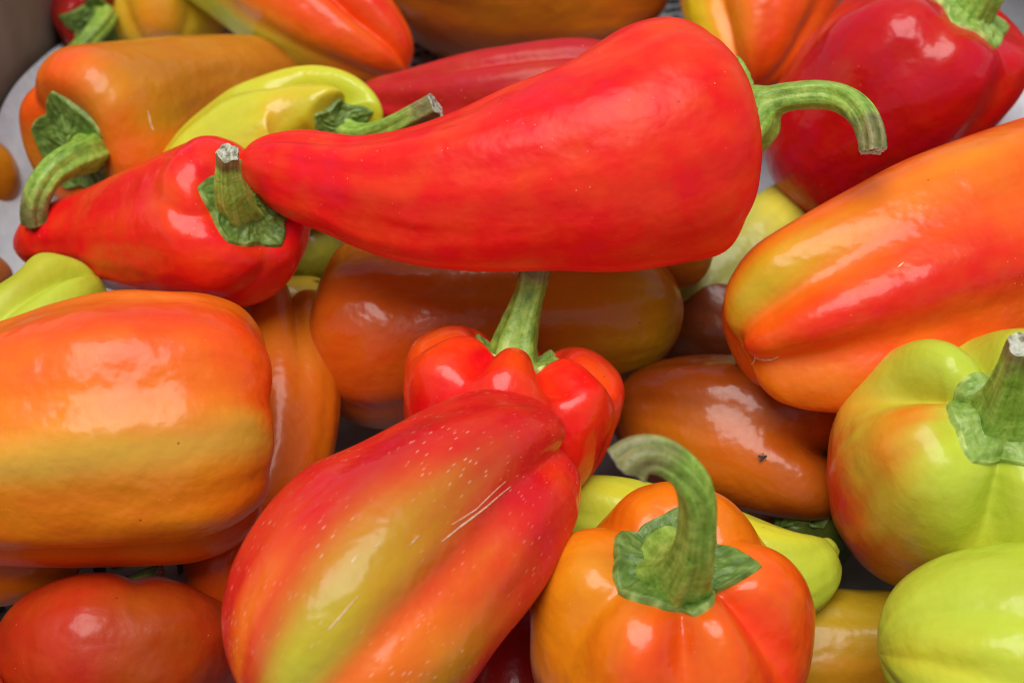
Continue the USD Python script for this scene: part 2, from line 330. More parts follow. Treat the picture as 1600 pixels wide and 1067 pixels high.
def build_stem(x, loc, S, path, radii, mat, seed, ridge=0.095, end_scale=1.0):
    """path: (px, py, height above the stem's foot); radii in photograph pixels, one more than path points (the first at the foot)"""
    base = S(np.array([1e-4]), np.array([0.0]))[0]
    T0 = S.frames(np.array([0.0]))[0][0]
    pts = [base + T0 * 0.002] + [at(px, py, base[2] + dh) for (px, py, dh) in path]
    P = np.array(pts)
    L = np.r_[0, np.cumsum(np.linalg.norm(np.diff(P, axis=0), axis=1))]
    sp = CubicSpline(L / L[-1], P); rs = Akima1DInterpolator(L / L[-1], np.array(radii, float) * px_size(P[len(P) // 2])) if len(P) > 2 else (lambda t: np.interp(t, [0, 1], np.array(radii) * px_size(P[0])))
    nt, nv = 70, 40
    t = np.linspace(0, 1, nt)
    C, T = sp(t), sp(t, 1); T /= np.linalg.norm(T, axis=1, keepdims=True)
    ref = np.cross(T[0], [0.3, 0.2, 0.93]); ref /= np.linalg.norm(ref)
    N = []
    for k in range(nt):
        ref = ref - (ref @ T[k]) * T[k]; ref /= np.linalg.norm(ref); N.append(ref.copy())
    N = np.array(N); B = np.cross(T, N)
    v = np.linspace(0, 2 * math.pi, nv, endpoint=False)
    Tt, V = np.meshgrid(t, v, indexing='ij')
    r = rs(t)[:, None] * (1 + ridge * np.cos(5 * V + 1.5 * Tt + seed) + 0.03 * np.cos(9 * V + seed)) * (1 + 0.10 * (meshkit.fbm(np.stack([Tt * 9, np.cos(V), np.sin(V)], -1) + seed, 3, seed) - .5))
    X = C[:, None] + r[..., None] * (N[:, None] * np.cos(V)[..., None] + B[:, None] * np.sin(V)[..., None])
    X[-1] += T[-1] * (0.0012 * (meshkit.noise(np.stack([np.cos(v) * 2.3, np.sin(v) * 2.3, v * 0 + seed], -1), seed) - .5))[:, None]
    i, j = np.meshgrid(np.arange(nt - 1), np.arange(nv), indexing='ij'); j2 = (j + 1) % nv
    q = np.stack([i * nv + j, i * nv + j2, (i + 1) * nv + j2, (i + 1) * nv + j], -1).reshape(-1, 4)
    f = np.vstack([q[:, [0, 1, 2]], q[:, [0, 2, 3]]])
    flat = X.reshape(-1, 3); nn = vnormals(flat, f)
    dry = sstep(Tt + 0.22 * (meshkit.fbm(X * 170, 3, seed + 4) - .5), 0.78, 0.93)[..., None]
    cc = (np.ones(X.shape) * (1 - dry) + dry * np.array([0.95, 0.55, 1.3]) * 0.8).reshape(-1, 3)
    st = define(x, 'stem', flat, f, mat, nn, np.stack([(Tt * L[-1]).ravel(), (V * 0.004).ravel()], -1), cc, loc)
    # torn, pale cut end
    rim = X[-1]; cen = rim.mean(0)
    rings = [rim]
    for (sc, dz) in ((0.94, 0.0004), (0.75, -0.0002), (0.5, 0.0002), (0.25, -0.0004)):
        jit = 0.0005 * (meshkit.noise(np.stack([np.cos(v) * 4, np.sin(v) * 4, v * 0 + sc * 9], -1), seed + 3) - .5)
        rings.append(cen + (rim - cen) * sc + T[-1] * (dz + jit)[:, None])
    rg = np.array(rings); nr = len(rg)
    i, j = np.meshgrid(np.arange(nr - 1), np.arange(nv), indexing='ij'); j2 = (j + 1) % nv
    q = np.stack([i * nv + j, i * nv + j2, (i + 1) * nv + j2, (i + 1) * nv + j], -1).reshape(-1, 4)
    f = np.vstack([q[:, [0, 1, 2]], q[:, [0, 2, 3]]])
    flat = np.vstack([rg.reshape(-1, 3), rg[-1].mean(0)])
    f = np.vstack([f, np.stack([np.full(nv, len(flat) - 1), (nr - 1) * nv + np.arange(nv), (nr - 1) * nv + (np.arange(nv) + 1) % nv], -1)])
    define(st, 'cut_end', flat, f, CUT, vnormals(flat, f), None, None, loc)

def locate(S, px, py):
    """(g, v) of the fruit's front surface seen at a point of the photograph, by a coarse search and Newton steps"""
    G, V = np.meshgrid(np.linspace(.02, .98, 90), np.linspace(0, 2 * math.pi, 120, endpoint=False), indexing='ij')
    p, z = project(S(G, V).reshape(-1, 3))
    d = np.hypot(p[:, 0] - px, p[:, 1] - py); near = d < d.min() + 12
    o = np.where(near, z, 9).argmin(); x = np.array([G.ravel()[o], V.ravel()[o]])
    for _ in range(6):
        e = 1e-3; P = S(np.array([x[0], x[0] + e, x[0]]), np.array([x[1], x[1], x[1] + e])); q, _z = project(P)
        J = np.stack([(q[1] - q[0]) / e, (q[2] - q[0]) / e], 1); st = np.linalg.lstsq(J, np.array([px, py]) - q[0], rcond=None)[0]
        x = x + np.clip(st, [-.03, -.1], [.03, .1])
    return x
SCAR = usdkit.material(stage, '/World/Looks/scar_tissue', {
    'geo': ('geometry', {}), 'n': ('noise_texture', {'scale': 900.0, 'detail': 3.0}),
    'rp': ('rgb_ramp', {'ramp': [(0.35, (0.60, 0.34, 0.20)), (0.65, (0.86, 0.62, 0.44))]}), 'p': ('principled_bsdf', {'roughness': 0.6})},
    [('geo.position', 'n.vector'), ('n.fac', 'rp.fac'), ('rp.color', 'p.base_color')], surface='p.BSDF')
SPECK = usdkit.material(stage, '/World/Looks/dark_scab', {'p': ('principled_bsdf', {'base_color': (0.035, 0.02, 0.012), 'roughness': 0.7})}, [], surface='p.BSDF')
def build_scar(x, loc, S, pts, width, mat, name='scar', lift=0.00010):
    """a thin healed line following the skin"""
    gv = np.array([locate(S, *p) for p in pts]); gv[:, 1] = np.unwrap(gv[:, 1])
    n = 8 * len(pts); t = np.linspace(0, len(pts) - 1, n)
    g, v = (np.interp(t, np.arange(len(pts)), gv[:, k]) for k in (0, 1))
    C = S(g, v); T = np.gradient(C, axis=0); T /= np.linalg.norm(T, axis=1, keepdims=True)
    Nn = np.cross(S(g + .004, v) - S(g - .004, v), S(g, v + .02) - S(g, v - .02)); Nn /= np.linalg.norm(Nn, axis=1, keepdims=True)
    if np.sum(Nn * (CAM - C)) < 0: Nn = -Nn
    W = np.cross(T, Nn)
    w = width * S.k * np.sin(np.linspace(0.06, .94, n) * math.pi) ** .6 * (0.75 + 0.5 * meshkit.noise(np.stack([t * 2.3, t * 0, t * 0], -1), 3))
    rows = np.stack([C - W * (w / 2)[:, None] - Nn * .0002, C - W * (w / 4)[:, None] + Nn * lift, C + W * (w / 4)[:, None] + Nn * lift, C + W * (w / 2)[:, None] - Nn * .0002], 1)
    i, j = np.meshgrid(np.arange(n - 1), np.arange(3), indexing='ij')
    q = np.stack([i * 4 + j, i * 4 + j + 1, (i + 1) * 4 + j + 1, (i + 1) * 4 + j], -1).reshape(-1, 4)
    f = np.vstack([q[:, [0, 1, 2]], q[:, [0, 2, 3]]]); flat = rows.reshape(-1, 3); nn = vnormals(flat, f)
    if np.sum(nn * np.repeat(Nn, 4, 0)) < 0: nn = -nn; f = f[:, ::-1]
    define(x, name, flat, f, mat, nn, None, None, loc)
def build_sepal(x, loc, pts, radii):
    """a small fleshy point of the cap that stands clear of the skin"""
    P = np.array([at(*p) for p in pts]); k = px_size(P[0]); t = np.linspace(0, 1, len(P)); u = np.linspace(0, 1, 24)
    C = CubicSpline(t, P)(u); r = Akima1DInterpolator(t, np.array(radii, float) * k)(u) if len(P) > 2 else np.interp(u, t, radii) * k
    T = np.gradient(C, axis=0); T /= np.linalg.norm(T, axis=1, keepdims=True)
    A = np.cross(T, FWD); A /= np.linalg.norm(A, axis=1, keepdims=True); B = np.cross(T, A)
    v = np.linspace(0, 2 * math.pi, 14, endpoint=False)
    X = C[:, None] + r[:, None, None] * (1 + .25 * (meshkit.noise(C * 700, 4) - .5))[:, None, None] * (A[:, None] * np.cos(v)[None, :, None] + .6 * B[:, None] * np.sin(v)[None, :, None])
    i, j = np.meshgrid(np.arange(23), np.arange(14), indexing='ij'); j2 = (j + 1) % 14
    q = np.stack([i * 14 + j, i * 14 + j2, (i + 1) * 14 + j2, (i + 1) * 14 + j], -1).reshape(-1, 4)
    f = np.vstack([q[:, [0, 1, 2]], q[:, [0, 2, 3]]]); flat = X.reshape(-1, 3); n = vnormals(flat, f)
    define(x, 'sepal', flat, f, STEM, n, np.zeros((len(flat), 2)), np.ones((len(flat), 3)), loc)
COUNT = [0]
def pepper(name, label, spine, prof, base, patches=(), valleys=(), mat=None, calyx=None, stem=None, scars=(), sepals=(), res=(150, 190), group='peppers piled in the box', cat='pepper', **kw):
    COUNT[0] += 1; seed = COUNT[0]
    S = Body(spine, prof, valleys, seed=seed, **kw)
    foot = S(np.array([0.0, 0.5, 1.0]), np.array([0.0, 0, 0]))
    loc = np.array([S.mid[0], S.mid[1], S.mid[2] - S.rmax * S.k])
    x = thing(name, label, cat, loc, group)
    build_body(x, loc, S, base, patches, mat or SKIN, res[0], res[1], seed)
    if calyx: build_calyx(x, loc, S, seed=seed + 50, **calyx)
    if stem: build_stem(x, loc, S, seed=seed, **stem)
    for pts, rad in sepals: build_sepal(x, loc, pts, rad)
    for pts, wd, sm in scars: build_scar(x, loc, S, pts, wd, {'pale': SCAR, 'dark': SPECK}[sm])
    return S
# ------------------------------------------------------------------ box and paper
CARD = usdkit.material(stage, '/World/Looks/cardboard', {
    'geo': ('geometry', {}), 'n': ('noise_texture', {'scale': 40.0, 'detail': 5.0}),
    'rp': ('rgb_ramp', {'ramp': [(0.3, (0.20, 0.145, 0.105)), (0.7, (0.28, 0.21, 0.155))]}),
    'n2': ('noise_texture', {'scale': 900.0, 'detail': 3.0}), 'b': ('bump', {'strength': 0.3, 'distance': 0.0005}), 'p': ('principled_bsdf', {'roughness': 0.85, 'specular_ior_level': 0.2})},
    [('geo.position', 'n.vector'), ('n.fac', 'rp.fac'), ('rp.color', 'p.base_color'), ('geo.position', 'n2.vector'), ('n2.fac', 'b.height'), ('b.normal', 'p.normal')], surface='p.BSDF')
PAPER = usdkit.material(stage, '/World/Looks/newsprint', {  # grey lowered to stand in for the shade deep in the gaps
    'geo': ('geometry', {}), 'n': ('noise_texture', {'scale': 60.0, 'detail': 4.0}),
    'rp': ('rgb_ramp', {'ramp': [(0.3, (0.24, 0.25, 0.27)), (0.7, (0.32, 0.33, 0.35))]}),
    'n2': ('noise_texture', {'scale': 1200.0, 'detail': 3.0}), 'b': ('bump', {'strength': 0.15, 'distance': 0.0004}), 'p': ('principled_bsdf', {'roughness': 0.8, 'specular_ior_level': 0.25})},
    [('geo.position', 'n.vector'), ('n.fac', 'rp.fac'), ('rp.color', 'p.base_color'), ('geo.position', 'n2.vector'), ('n2.fac', 'b.height'), ('b.normal', 'p.normal')], surface='p.BSDF')
INK = usdkit.material(stage, '/World/Looks/ink', {'p': ('principled_bsdf', {'base_color': (0.018, 0.018, 0.02), 'roughness': 0.7})}, [], surface='p.BSDF')

def box_part(parent, name, lo, hi, mat, loc):
    b = trimesh.creation.box(bounds=[lo, hi])
    v, f, n = meshkit.arrays(b, 30)
    define(parent, name, v, f, mat, n, None, None, loc)
crate = thing('cardboard_box', 'brown cardboard box lined with paper that holds the peppers', 'box', (0, 0, -0.004))
XL, XR, YN, YF, HB = -0.172, 0.215, -0.16, 0.235, 0.105
box_part(crate, 'bottom', (XL, YN, -0.004), (XR, YF, 0.0), CARD, (0, 0, -0.004))
box_part(crate, 'side_panel', (XL - .004, YN - .004, -0.004), (XL, YF + .004, HB), CARD, (0, 0, -0.004))
box_part(crate, 'side_panel', (XR, YN - .004, -0.004), (XR + .004, YF + .004, HB), CARD, (0, 0, -0.004))
box_part(crate, 'end_panel', (XL, YF, -0.004), (XR, YF + .004, HB), CARD, (0, 0, -0.004))
box_part(crate, 'end_panel', (XL, YN - .004, -0.004), (XR, YN, HB), CARD, (0, 0, -0.004))
v, f, n = meshkit.arrays(trimesh.creation.box(bounds=[(-3, -3, -0.03), (3, 3, -0.006)]), 30)
g = define(None, 'ground', v, f, CARD, n); tag(g.GetPrim(), kind='structure')

def sheet(parent, name, fn, nu, nv, mat, loc):
    u, w = np.meshgrid(np.linspace(0, 1, nu), np.linspace(0, 1, nv), indexing='ij')
    X = fn(u, w)
    i, j = np.meshgrid(np.arange(nu - 1), np.arange(nv - 1), indexing='ij')
    q = np.stack([i * nv + j, (i + 1) * nv + j, (i + 1) * nv + j + 1, i * nv + j + 1], -1).reshape(-1, 4)
    f = np.vstack([q[:, [0, 1, 2]], q[:, [0, 2, 3]]]); flat = X.reshape(-1, 3)
    return define(parent, name, flat, f, mat, vnormals(flat, f), None, None, loc)
news = thing('newspaper', 'sheet of printed newspaper lying on the box bottom under the peppers', 'newspaper', (0, 0, 0.001))
def floor_fn(u, w):
    x = XL + .004 + u * (XR - XL - .008); y = YN + .004 + w * (YF - YN - .008)
    z = 0.004 + 0.006 * (meshkit.fbm(np.stack([x * 14, y * 14, x * 0], -1), 2, 4))
    return np.stack([x, y, z], -1)
sheet(news, 'page', floor_fn, 60, 60, PAPER, (0, 0, 0.001))
# ------------------------------------------------------------------ the peppers
pepper('red_pepper', 'long bright red pepper lying on top of the pile, curled stem at right',
    [(1126, 196, .118), (1032, 226, .120), (960, 252, .120), (860, 272, .119), (760, 293, .117), (660, 303, .114), (570, 296, .111), (480, 275, .108), (420, 262, .106), (374, 258, .105)],
    [(.04, 0), (.02, 45), (.0, 100), (.012, 146, 134), (.035, 174, 160), (.075, 190, 182), (.14, 190, 196), (.27, 172), (.39, 150), (.52, 128), (.64, 108), (.755, 88), (.87, 78), (.94, 60), (.985, 32), (1, 0)],
    RED, [(1090, 60, 120, 120, ORR, .35)], [(28, .16, 16), (150, .05, 30), (80, .04, 25)], SKIN_WAXY, vs=.15, vm=.15, vt=1.6, sd=0,
    calyx=dict(rad=84, curl=.006, points=6, mat=CALYX_PALE, star=.45, phase=.2),
    stem=dict(path=[(1188, 172, .003), (1212, 157, .006), (1240, 150, .008), (1300, 150, .010), (1345, 178, .012), (1363, 235, .010)], radii=[42, 45, 24, 21, 21, 21, 20], mat=STEM), sepals=[([(1176, 168, .120), (1170, 140, .119), (1163, 114, .117), (1155, 96, .116), (1151, 92, .118)], [9, 10, 8, 5, 2]), ([(1180, 186, .120), (1188, 206, .119), (1191, 222, .117)], [9, 8, 3])], res=(220, 240))
pepper('red_pepper', 'red pepper at left, green cap and short stem facing out, narrow end at left',
    [(388, 322, .103), (330, 350, .090), (245, 364, .080), (150, 370, .070), (22, 386, .062)],
    [(.02, 0), (.015, 45), (0, 85), (.05, 118, 122), (.16, 128, 140), (.32, 122, 130), (.5, 104), (.68, 80), (.85, 62), (.96, 36), (1, 0)],
    RED, [(250, 330, 60, 60, ORR, .5), (400, 420, 80, 80, DRED, .3)], [(60, .10, 14), (150, .08, 20), (-60, .1, 20)], SKIN, vs=.6, vm=.4, vt=.5, sd=10,
    calyx=dict(rad=76, points=5, mat=CALYX, star=.2, phase=.1),
    stem=dict(path=[(362, 300, .010), (357, 265, .018), (356, 240, .024)], radii=[36, 26, 19, 17], mat=STEM))
pepper('orange_pepper', 'big orange pepper with a yellowish middle at the left edge, largest of the front row',
    [(418, 672, .080), (330, 672, .083), (200, 678, .085), (50, 690, .085), (-120, 700, .082), (-240, 705, .078)],
    [(.03, 0), (.01, 70), (0, 130), (.03, 190, 172), (.09, 222, 200), (.2, 240, 216), (.4, 238, 214), (.6, 200), (.8, 165), (.95, 90), (1, 0)],
    ORG, [(250, 500, 320, 95, (.84, .048, .005), .92), (425, 700, 75, 320, (.84, .055, .005), .95), (40, 560, 200, 60, (.82, .11, .008), .7), (180, 760, 300, 110, (.78, .22, .008), .9), (390, 668, 45, 45, OLV, .65), (280, 690, 190, 40, (.60, .36, .04), .8), (40, 730, 160, 40, (.60, .36, .04), .7), (150, 880, 400, 36, ORR, .9)],
    [(72, .05, 18), (158, .10, 10), (20, .05, 20), (120, .03, 18)], SKIN, vs=.8, vm=.7, vt=.8, sd=30, res=(200, 240), bumps=[(.4, 55, 6, .3, 14), (.35, 96, 6, .3, 13)])
pepper('mottled_pepper', 'red and olive mottled pepper with fine pale scratches, lying diagonally in the front',
    [(872, 690, .088), (812, 718, .090), (680, 845, .092), (575, 950, .092), (480, 1060, .090), (420, 1130, .086)],
    [(.03, 0), (.005, 36), (.005, 62, 92), (.05, 96, 128), (.13, 136, 152), (.24, 165, 170), (.36, 190, 186), (.5, 216, 190), (.64, 220, 200), (.84, 180, 176), (.95, 115, 110), (1, 0)],
    (.64, .012, .012), [(620, 700, 160, 60, RUBY, .6), (690, 790, 120, 42, (.46, .12, .012), .85), (590, 860, 130, 75, (.48, .22, .012), .9), (470, 1040, 90, 60, LIME, .9), (520, 960, 110, 60, OLV, .75), (640, 1010, 160, 55, ORG, .75), (420, 880, 120, 60, RED, .3), (375, 990, 130, 45, ORG, .7), (690, 1060, 130, 50, OLV, .6), (870, 740, 60, 60, ORR, .6), (640, 650, 60, 40, ORR, .3)],
    [(104, .12, 13), (178, .04, 10), (40, .05, 16)], SKIN_SCRATCHED, soft=9, vs=1.15, vm=.8, vt=.5, sd=55, res=(200, 240),
    scars=[([(798, 760), (760, 792), (720, 822), (690, 846)], 3.5, 'pale'), ([(790, 752), (745, 795), (705, 820)], 2.5, 'pale'), ([(560, 930), (530, 965), (512, 985)], 3.5, 'pale'), ([(560, 865), (548, 880)], 4, 'pale'), ([(640, 852), (655, 836)], 3, 'pale'), ([(586, 855), (594, 846)], 3, 'pale')])
pepper('orange_pepper', 'orange pepper standing in front with thick curled stem and wide wrinkled cap',
    [(1056, 871, .098), (1046, 976, .074), (1033, 1166, .03)],
    [(.07, 0), (.05, 52), (.01, 111), (.04, 173), (.2, 214), (.45, 222), (.75, 185), (.95, 93), (1, 0)],
    ORG, [(1185, 1000, 190, 150, (.86, .022, .008), .95), (1030, 1020, 150, 80, (.84, .06, .006), .9), (900, 880, 100, 100, YOR, .75), (1230, 900, 80, 80, ORR, .7), (880, 1040, 120, 90, YOR, .4)],
    [(-40, .12, 13), (40, .09, 14), (101, .13, 13), (150, .13, 11), (220, .1, 14)], SKIN_GLOSSY, vs=1.3, vm=.14, vt=.6, sd=30, dr=1.0,
    calyx=dict(rad=118, points=5, mat=CALYX, star=.3, phase=.95, curl=.0006),
    stem=dict(path=[(1078, 880, .014), (1092, 800, .034), (1070, 740, .046), (1020, 710, .050), (980, 728, .048)], radii=[84, 39, 29, 27, 29, 38], mat=STEM), res=(190, 260))
pepper('red_pepper', 'small upright red pepper in the centre, its straight stem touching the long red one above',
    [(817, 522, .086), (802, 614, .075), (777, 804, .050)],
    [(.22, 0), (.17, 41), (.01, 94), (.03, 145), (.15, 180), (.4, 180), (.7, 153), (.93, 82), (1, 0)],
    RED, [(680, 550, 90, 90, ORR, .95), (940, 590, 60, 60, ORR, .6), (810, 560, 60, 50, ORR, .5)],
    [(62, .09, 12), (117, .15, 13), (10, .08, 14), (166, .10, 13), (-70, .12, 14), (240, .1, 14)], SKIN_GLOSSY, vs=1.2, vm=.55, vt=.5, sd=66, dr=1.0,
    calyx=dict(rad=88, points=7, mat=CALYX_PALE, star=.4, phase=.1),
    stem=dict(path=[(814, 502, .008), (824, 470, .012), (836, 412, .020)], radii=[46, 29, 24, 26], mat=STEM), res=(190, 260))
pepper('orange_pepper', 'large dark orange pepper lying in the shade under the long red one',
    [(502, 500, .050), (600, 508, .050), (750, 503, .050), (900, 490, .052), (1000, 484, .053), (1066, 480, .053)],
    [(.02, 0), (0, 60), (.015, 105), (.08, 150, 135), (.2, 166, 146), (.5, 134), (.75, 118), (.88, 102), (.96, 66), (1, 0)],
    (.46, .11, .006), [(560, 560, 140, 160, ORR, .55), (1030, 500, 60, 140, YEL, .6), (930, 480, 100, 100, YOR, .5)], [(110, .02, 20), (30, .04, 24), (150, .04, 20)], SKIN_GLOSSY, vm=.8)  # base orange darkened to carry the shade it lies in
pepper('orange_pepper', 'slim brownish orange pepper with two-lobed top behind the big orange one',
    [(450, 462, .052), (448, 520, .052), (450, 620, .050), (435, 720, .046), (380, 850, .042), (325, 975, .036)],
    [(.02, 0), (.0, 40), (.02, 65), (.08, 80), (.25, 84), (.5, 82), (.75, 78), (.93, 50), (1, 0)],
    (.60, .115, .005), [(480, 500, 80, 60, AMB, .6), (330, 920, 120, 100, ORR, .8)], [(105, .17, 12), (200, .1, 20)], SKIN, vs=1.2, vm=.12, vt=.3, sd=38, res=(130, 130))  # base taken darker, part of the gap's shade in the colour
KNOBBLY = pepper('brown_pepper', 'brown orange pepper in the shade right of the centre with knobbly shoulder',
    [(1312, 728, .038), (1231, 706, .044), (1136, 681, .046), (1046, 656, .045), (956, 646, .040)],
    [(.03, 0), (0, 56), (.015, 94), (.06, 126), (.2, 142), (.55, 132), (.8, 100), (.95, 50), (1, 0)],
    (.28, .050, .004), [(1130, 720, 90, 70, ORG, .55), (1040, 700, 70, 60, AMB, .6), (1290, 690, 50, 40, ORR, .35)], [(78, .13, 13), (150, .12, 12), (10, .08, 14)], SKIN_GLOSSY, vs=1.6, vm=.3, bumps=[(.14, 46, 32, .14, 22), (.2, 112, 24, .14, 22), (.12, 80, -20, .2, 12), (.6, 60, 10, .2, 24)], vt=.5, sd=55,  # base brown partly its own, partly shade put into the colour
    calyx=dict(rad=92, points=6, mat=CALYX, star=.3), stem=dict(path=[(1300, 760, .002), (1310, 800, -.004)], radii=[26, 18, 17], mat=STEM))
pepper('orange_pepper', 'large orange and red striped pepper with deep furrows at the right edge',
    [(1830, 290, .075), (1650, 362, .082), (1480, 418, .086), (1325, 474, .086), (1215, 520, .083), (1135, 556, .079)],
    [(.02, 0), (0, 90), (.06, 165), (.2, 196), (.4, 202), (.58, 192), (.74, 174, 202), (.86, 160, 186), (.94, 136, 152), (.985, 60, 80), (.97, 0)],
    (.80, .105, .006), [(1420, 455, 360, 75, RED, .9), (1200, 520, 80, 50, ORR, .8), (1250, 390, 150, 55, YOR, .85), (1170, 460, 110, 60, (.55, .38, .015), .95), (1520, 240, 130, 50, YOR, .5), (1300, 600, 200, 50, YOR, .35), (1500, 520, 200, 60, ORR, .85)],
    [(66, .10, 14), (122, .10, 14), (-10, .08, 16), (190, .1, 16)], SKIN, soft=15, vs=.4, vm=.75, vt=1.6, td=50, res=(210, 240),
    scars=[([(1174, 569), (1190, 566), (1206, 562), (1218, 556)], 5, 'pale'), ([(1402, 418), (1412, 410)], 4, 'pale')])
pepper('green_red_pepper', 'lime green pepper blushed orange and red at left, thick stem at the right edge',
    [(1574, 642, .106), (1504, 722, .074), (1412, 842, .028)],
    [(.05, 0), (.03, 48), (.0, 110), (.03, 159), (.16, 195), (.42, 206), (.7, 182), (.93, 101), (1, 0)],
    LIME, [(1305, 780, 150, 190, RED, .98), (1340, 890, 160, 110, (.40, .04, .006), .9), (1430, 640, 55, 60, ORG, .8), (1385, 710, 45, 70, ORR, .5)],  # red blush is its own; dark lower-left patch paints the underside's shade
    [(-40, .16, 12), (22, .16, 12), (125, .13, 13), (200, .12, 14)], SKIN, vs=1.3, vm=.12, vt=.6, sd=55, dr=1.0,
    calyx=dict(rad=98, points=5, mat=CALYX_PALE, star=.22, phase=.15),
    stem=dict(path=[(1578, 620, .010), (1592, 575, .022), (1604, 540, .030)], radii=[62, 40, 30, 28], mat=STEM), res=(180, 240))
pepper('lime_pepper', 'pale lime green pepper in the lower right corner',
    [(1850, 1100, .070), (1700, 1070, .074), (1560, 1040, .076), (1440, 1020, .076), (1372, 1020, .075)],
    [(.02, 0), (0, 84), (.08, 168), (.3, 212), (.55, 208), (.75, 173), (.9, 121), (.97, 68), (1, 0)],
    LIME, [(1450, 1030, 130, 60, YEL, .35)], [(62, .07, 14), (98, .06, 13), (140, .06, 14)], SKIN, vm=.8, vt=1.2, td=12)
pepper('lime_pepper', 'yellow green pepper ending in a small nub, behind the front stemmed orange one',
    [(880, 800, .052), (1000, 832, .054), (1120, 862, .055), (1222, 878, .055), (1300, 850, .054)],
    [(.02, 0), (0, 40), (.06, 70), (.25, 80), (.45, 88, 80), (.65, 98, 70), (.8, 96, 56), (.9, 74, 40), (.955, 44, 26), (.975, 22, 20), (.985, 19, 18), (.997, 14, 13), (1.0, 0)],
    LIME, [(1100, 800, 200, 40, YEL, .4)], [(95, .06, 16), (200, .05, 16)], SKIN, vt=1, res=(140, 150))
pepper('yellow_pepper', 'dark yellow pepper low between the lime ones at the lower right',
    [(1180, 1020, .034), (1330, 1022, .035), (1500, 1035, .034)], [(.0, 0), (0, 50), (.1, 90), (.5, 97), (.9, 80), (1, 0)], (.42, .26, .012), [(1330, 1060, 100, 50, ORG, .4)], [(100, .04, 20)], SKIN, res=(90, 110))  # yellow darkened, standing in for shade low in the pile
pepper('yellow_pepper', 'yellow pepper behind the tip of the long red one, pale cut stem pointing right',
    [(538, 206, .088), (475, 220, .076), (390, 272, .068), (290, 349, .058), (205, 414, .048)],
    [(.05, 0), (.03, 30), (0, 66), (.05, 92), (.16, 116), (.35, 124), (.6, 114), (.85, 70), (1, 0)],
    (.62, .55, .022), [(380, 150, 120, 50, LIME, .4), (300, 260, 120, 60, (.6, .55, .05), .6), (470, 160, 60, 40, LIME, .5), (420, 190, 60, 60, YOR, .55), (560, 160, 60, 50, LIME, .9), (330, 230, 100, 40, LIME, .4)], [(14, .26, 13), (125, .12, 14), (-70, .12, 14)], SKIN_GLOSSY, vs=1.1, vm=.04, sd=50,
    calyx=dict(rad=56, points=6, mat=CALYX, star=.3), stem=dict(path=[(575, 212, .004), (620, 196, .012), (680, 165, .020)], radii=[26, 18, 18, 20], mat=STEM), res=(140, 170))
pepper('orange_pepper', 'long orange brown pepper at upper left, curved green stem at its left end',
    [(108, 230, .074), (197, 192, .065), (302, 154, .054), (432, 128, .043), (562, 128, .033)],
    [(.03, 0), (.02, 44), (0, 88), (.03, 132, 126), (.12, 138, 136), (.3, 116), (.55, 90), (.8, 64), (.94, 36), (1, 0)],
    (.55, .20, .015), [(50, 170, 90, 90, ORR, .9), (300, 120, 200, 60, AMB, .5), (220, 220, 70, 60, ORG, .8), (110, 300, 80, 80, ORR, .7), (250, 250, 80, 60, ORR, .7), (170, 220, 50, 60, (.8, .13, .01), .7), (340, 190, 110, 45, (.45, .11, .008), .7), (100, 105, 70, 60, ORR, .9), (260, 190, 60, 40, OLV, .5), (470, 80, 100, 50, BRN, .5), (200, 130, 70, 60, YOR, .4)],
    [(205, .12, 12), (-25, .12, 14), (80, .07, 18)], SKIN, vs=.7, vm=.15, sd=10,
    calyx=dict(rad=84, points=5, mat=CALYX, star=.2, phase=.2), stem=dict(path=[(118, 248, .010), (80, 272, .012), (58, 310, .008), (58, 345, .002)], radii=[34, 26, 22, 21, 22], mat=STEM), res=(150, 190),
    scars=[([(231, 173), (234, 185), (236, 195), (240, 204)], 5, 'pale')])
pepper('dark_red_pepper', 'dark red pepper in the upper left corner beside the cardboard, green stem pointing down',
    [(152, 38, .040), (142, -10, .032), (115, -150, .028)], [(.06, 0), (.03, 28), (0, 48), (.08, 62), (.3, 70), (.7, 60), (1, 0)], (.40, .012, .012), [], [(30, .15, 14), (110, .12, 14), (-60, .1, 14)], SKIN, vs=1, sd=25,
    calyx=dict(rad=52, points=5, mat=CALYX, star=.4, phase=.3), stem=dict(path=[(150, 50, .006), (125, 75, .004), (105, 92, -.002)], radii=[20, 15, 13, 14], mat=STEM), res=(90, 110))
pepper('yellow_pepper', 'yellow and orange pepper at the top edge behind the long orange one',
    [(262, 75, .028), (258, 10, .034), (250, -150, .034)], [(0, 0), (0, 45), (.08, 82), (.3, 98), (.7, 80), (1, 0)], (.60, .36, .02), [(240, 40, 50, 60, ORG, .6), (320, 30, 60, 40, OLV, .6)], [(60, .1, 16), (140, .1, 16)], SKIN, res=(90, 110))
pepper('orange_red_pepper', 'orange red pepper with a lime green side and two-lobed tip at the top edge',
    [(260, -170, .060), (400, -62, .062), (510, 22, .062), (590, 78, .058), (635, 112, .053)],
    [(.0, 0), (0, 60), (.1, 105), (.4, 112), (.65, 102), (.82, 82), (.93, 58), (.985, 30), (1, 0)],
    ORR, [(370, 40, 200, 55, LIME, .97), (300, 10, 100, 60, LIME, .8), (610, 20, 120, 40, RED, .8), (530, 100, 80, 40, ORG, .4)], [(118, .16, 12), (40, .05, 16)], SKIN, vt=2, vm=.8, td=45, res=(120, 140))
pepper('amber_pepper', 'brownish orange pepper at the top edge behind the long red one',
    [(655, -85, .045), (750, -40, .046), (900, -24, .046), (1040, 8, .044)], [(0, 0), (0, 70), (.1, 120), (.3, 140), (.6, 125), (.85, 85), (.96, 45), (1, 0)], BRN, [(960, 20, 100, 70, ORG, .9), (850, 20, 120, 50, AMB, .6)], [(60, .06, 16), (110, .06, 14)], SKIN, res=(110, 140))
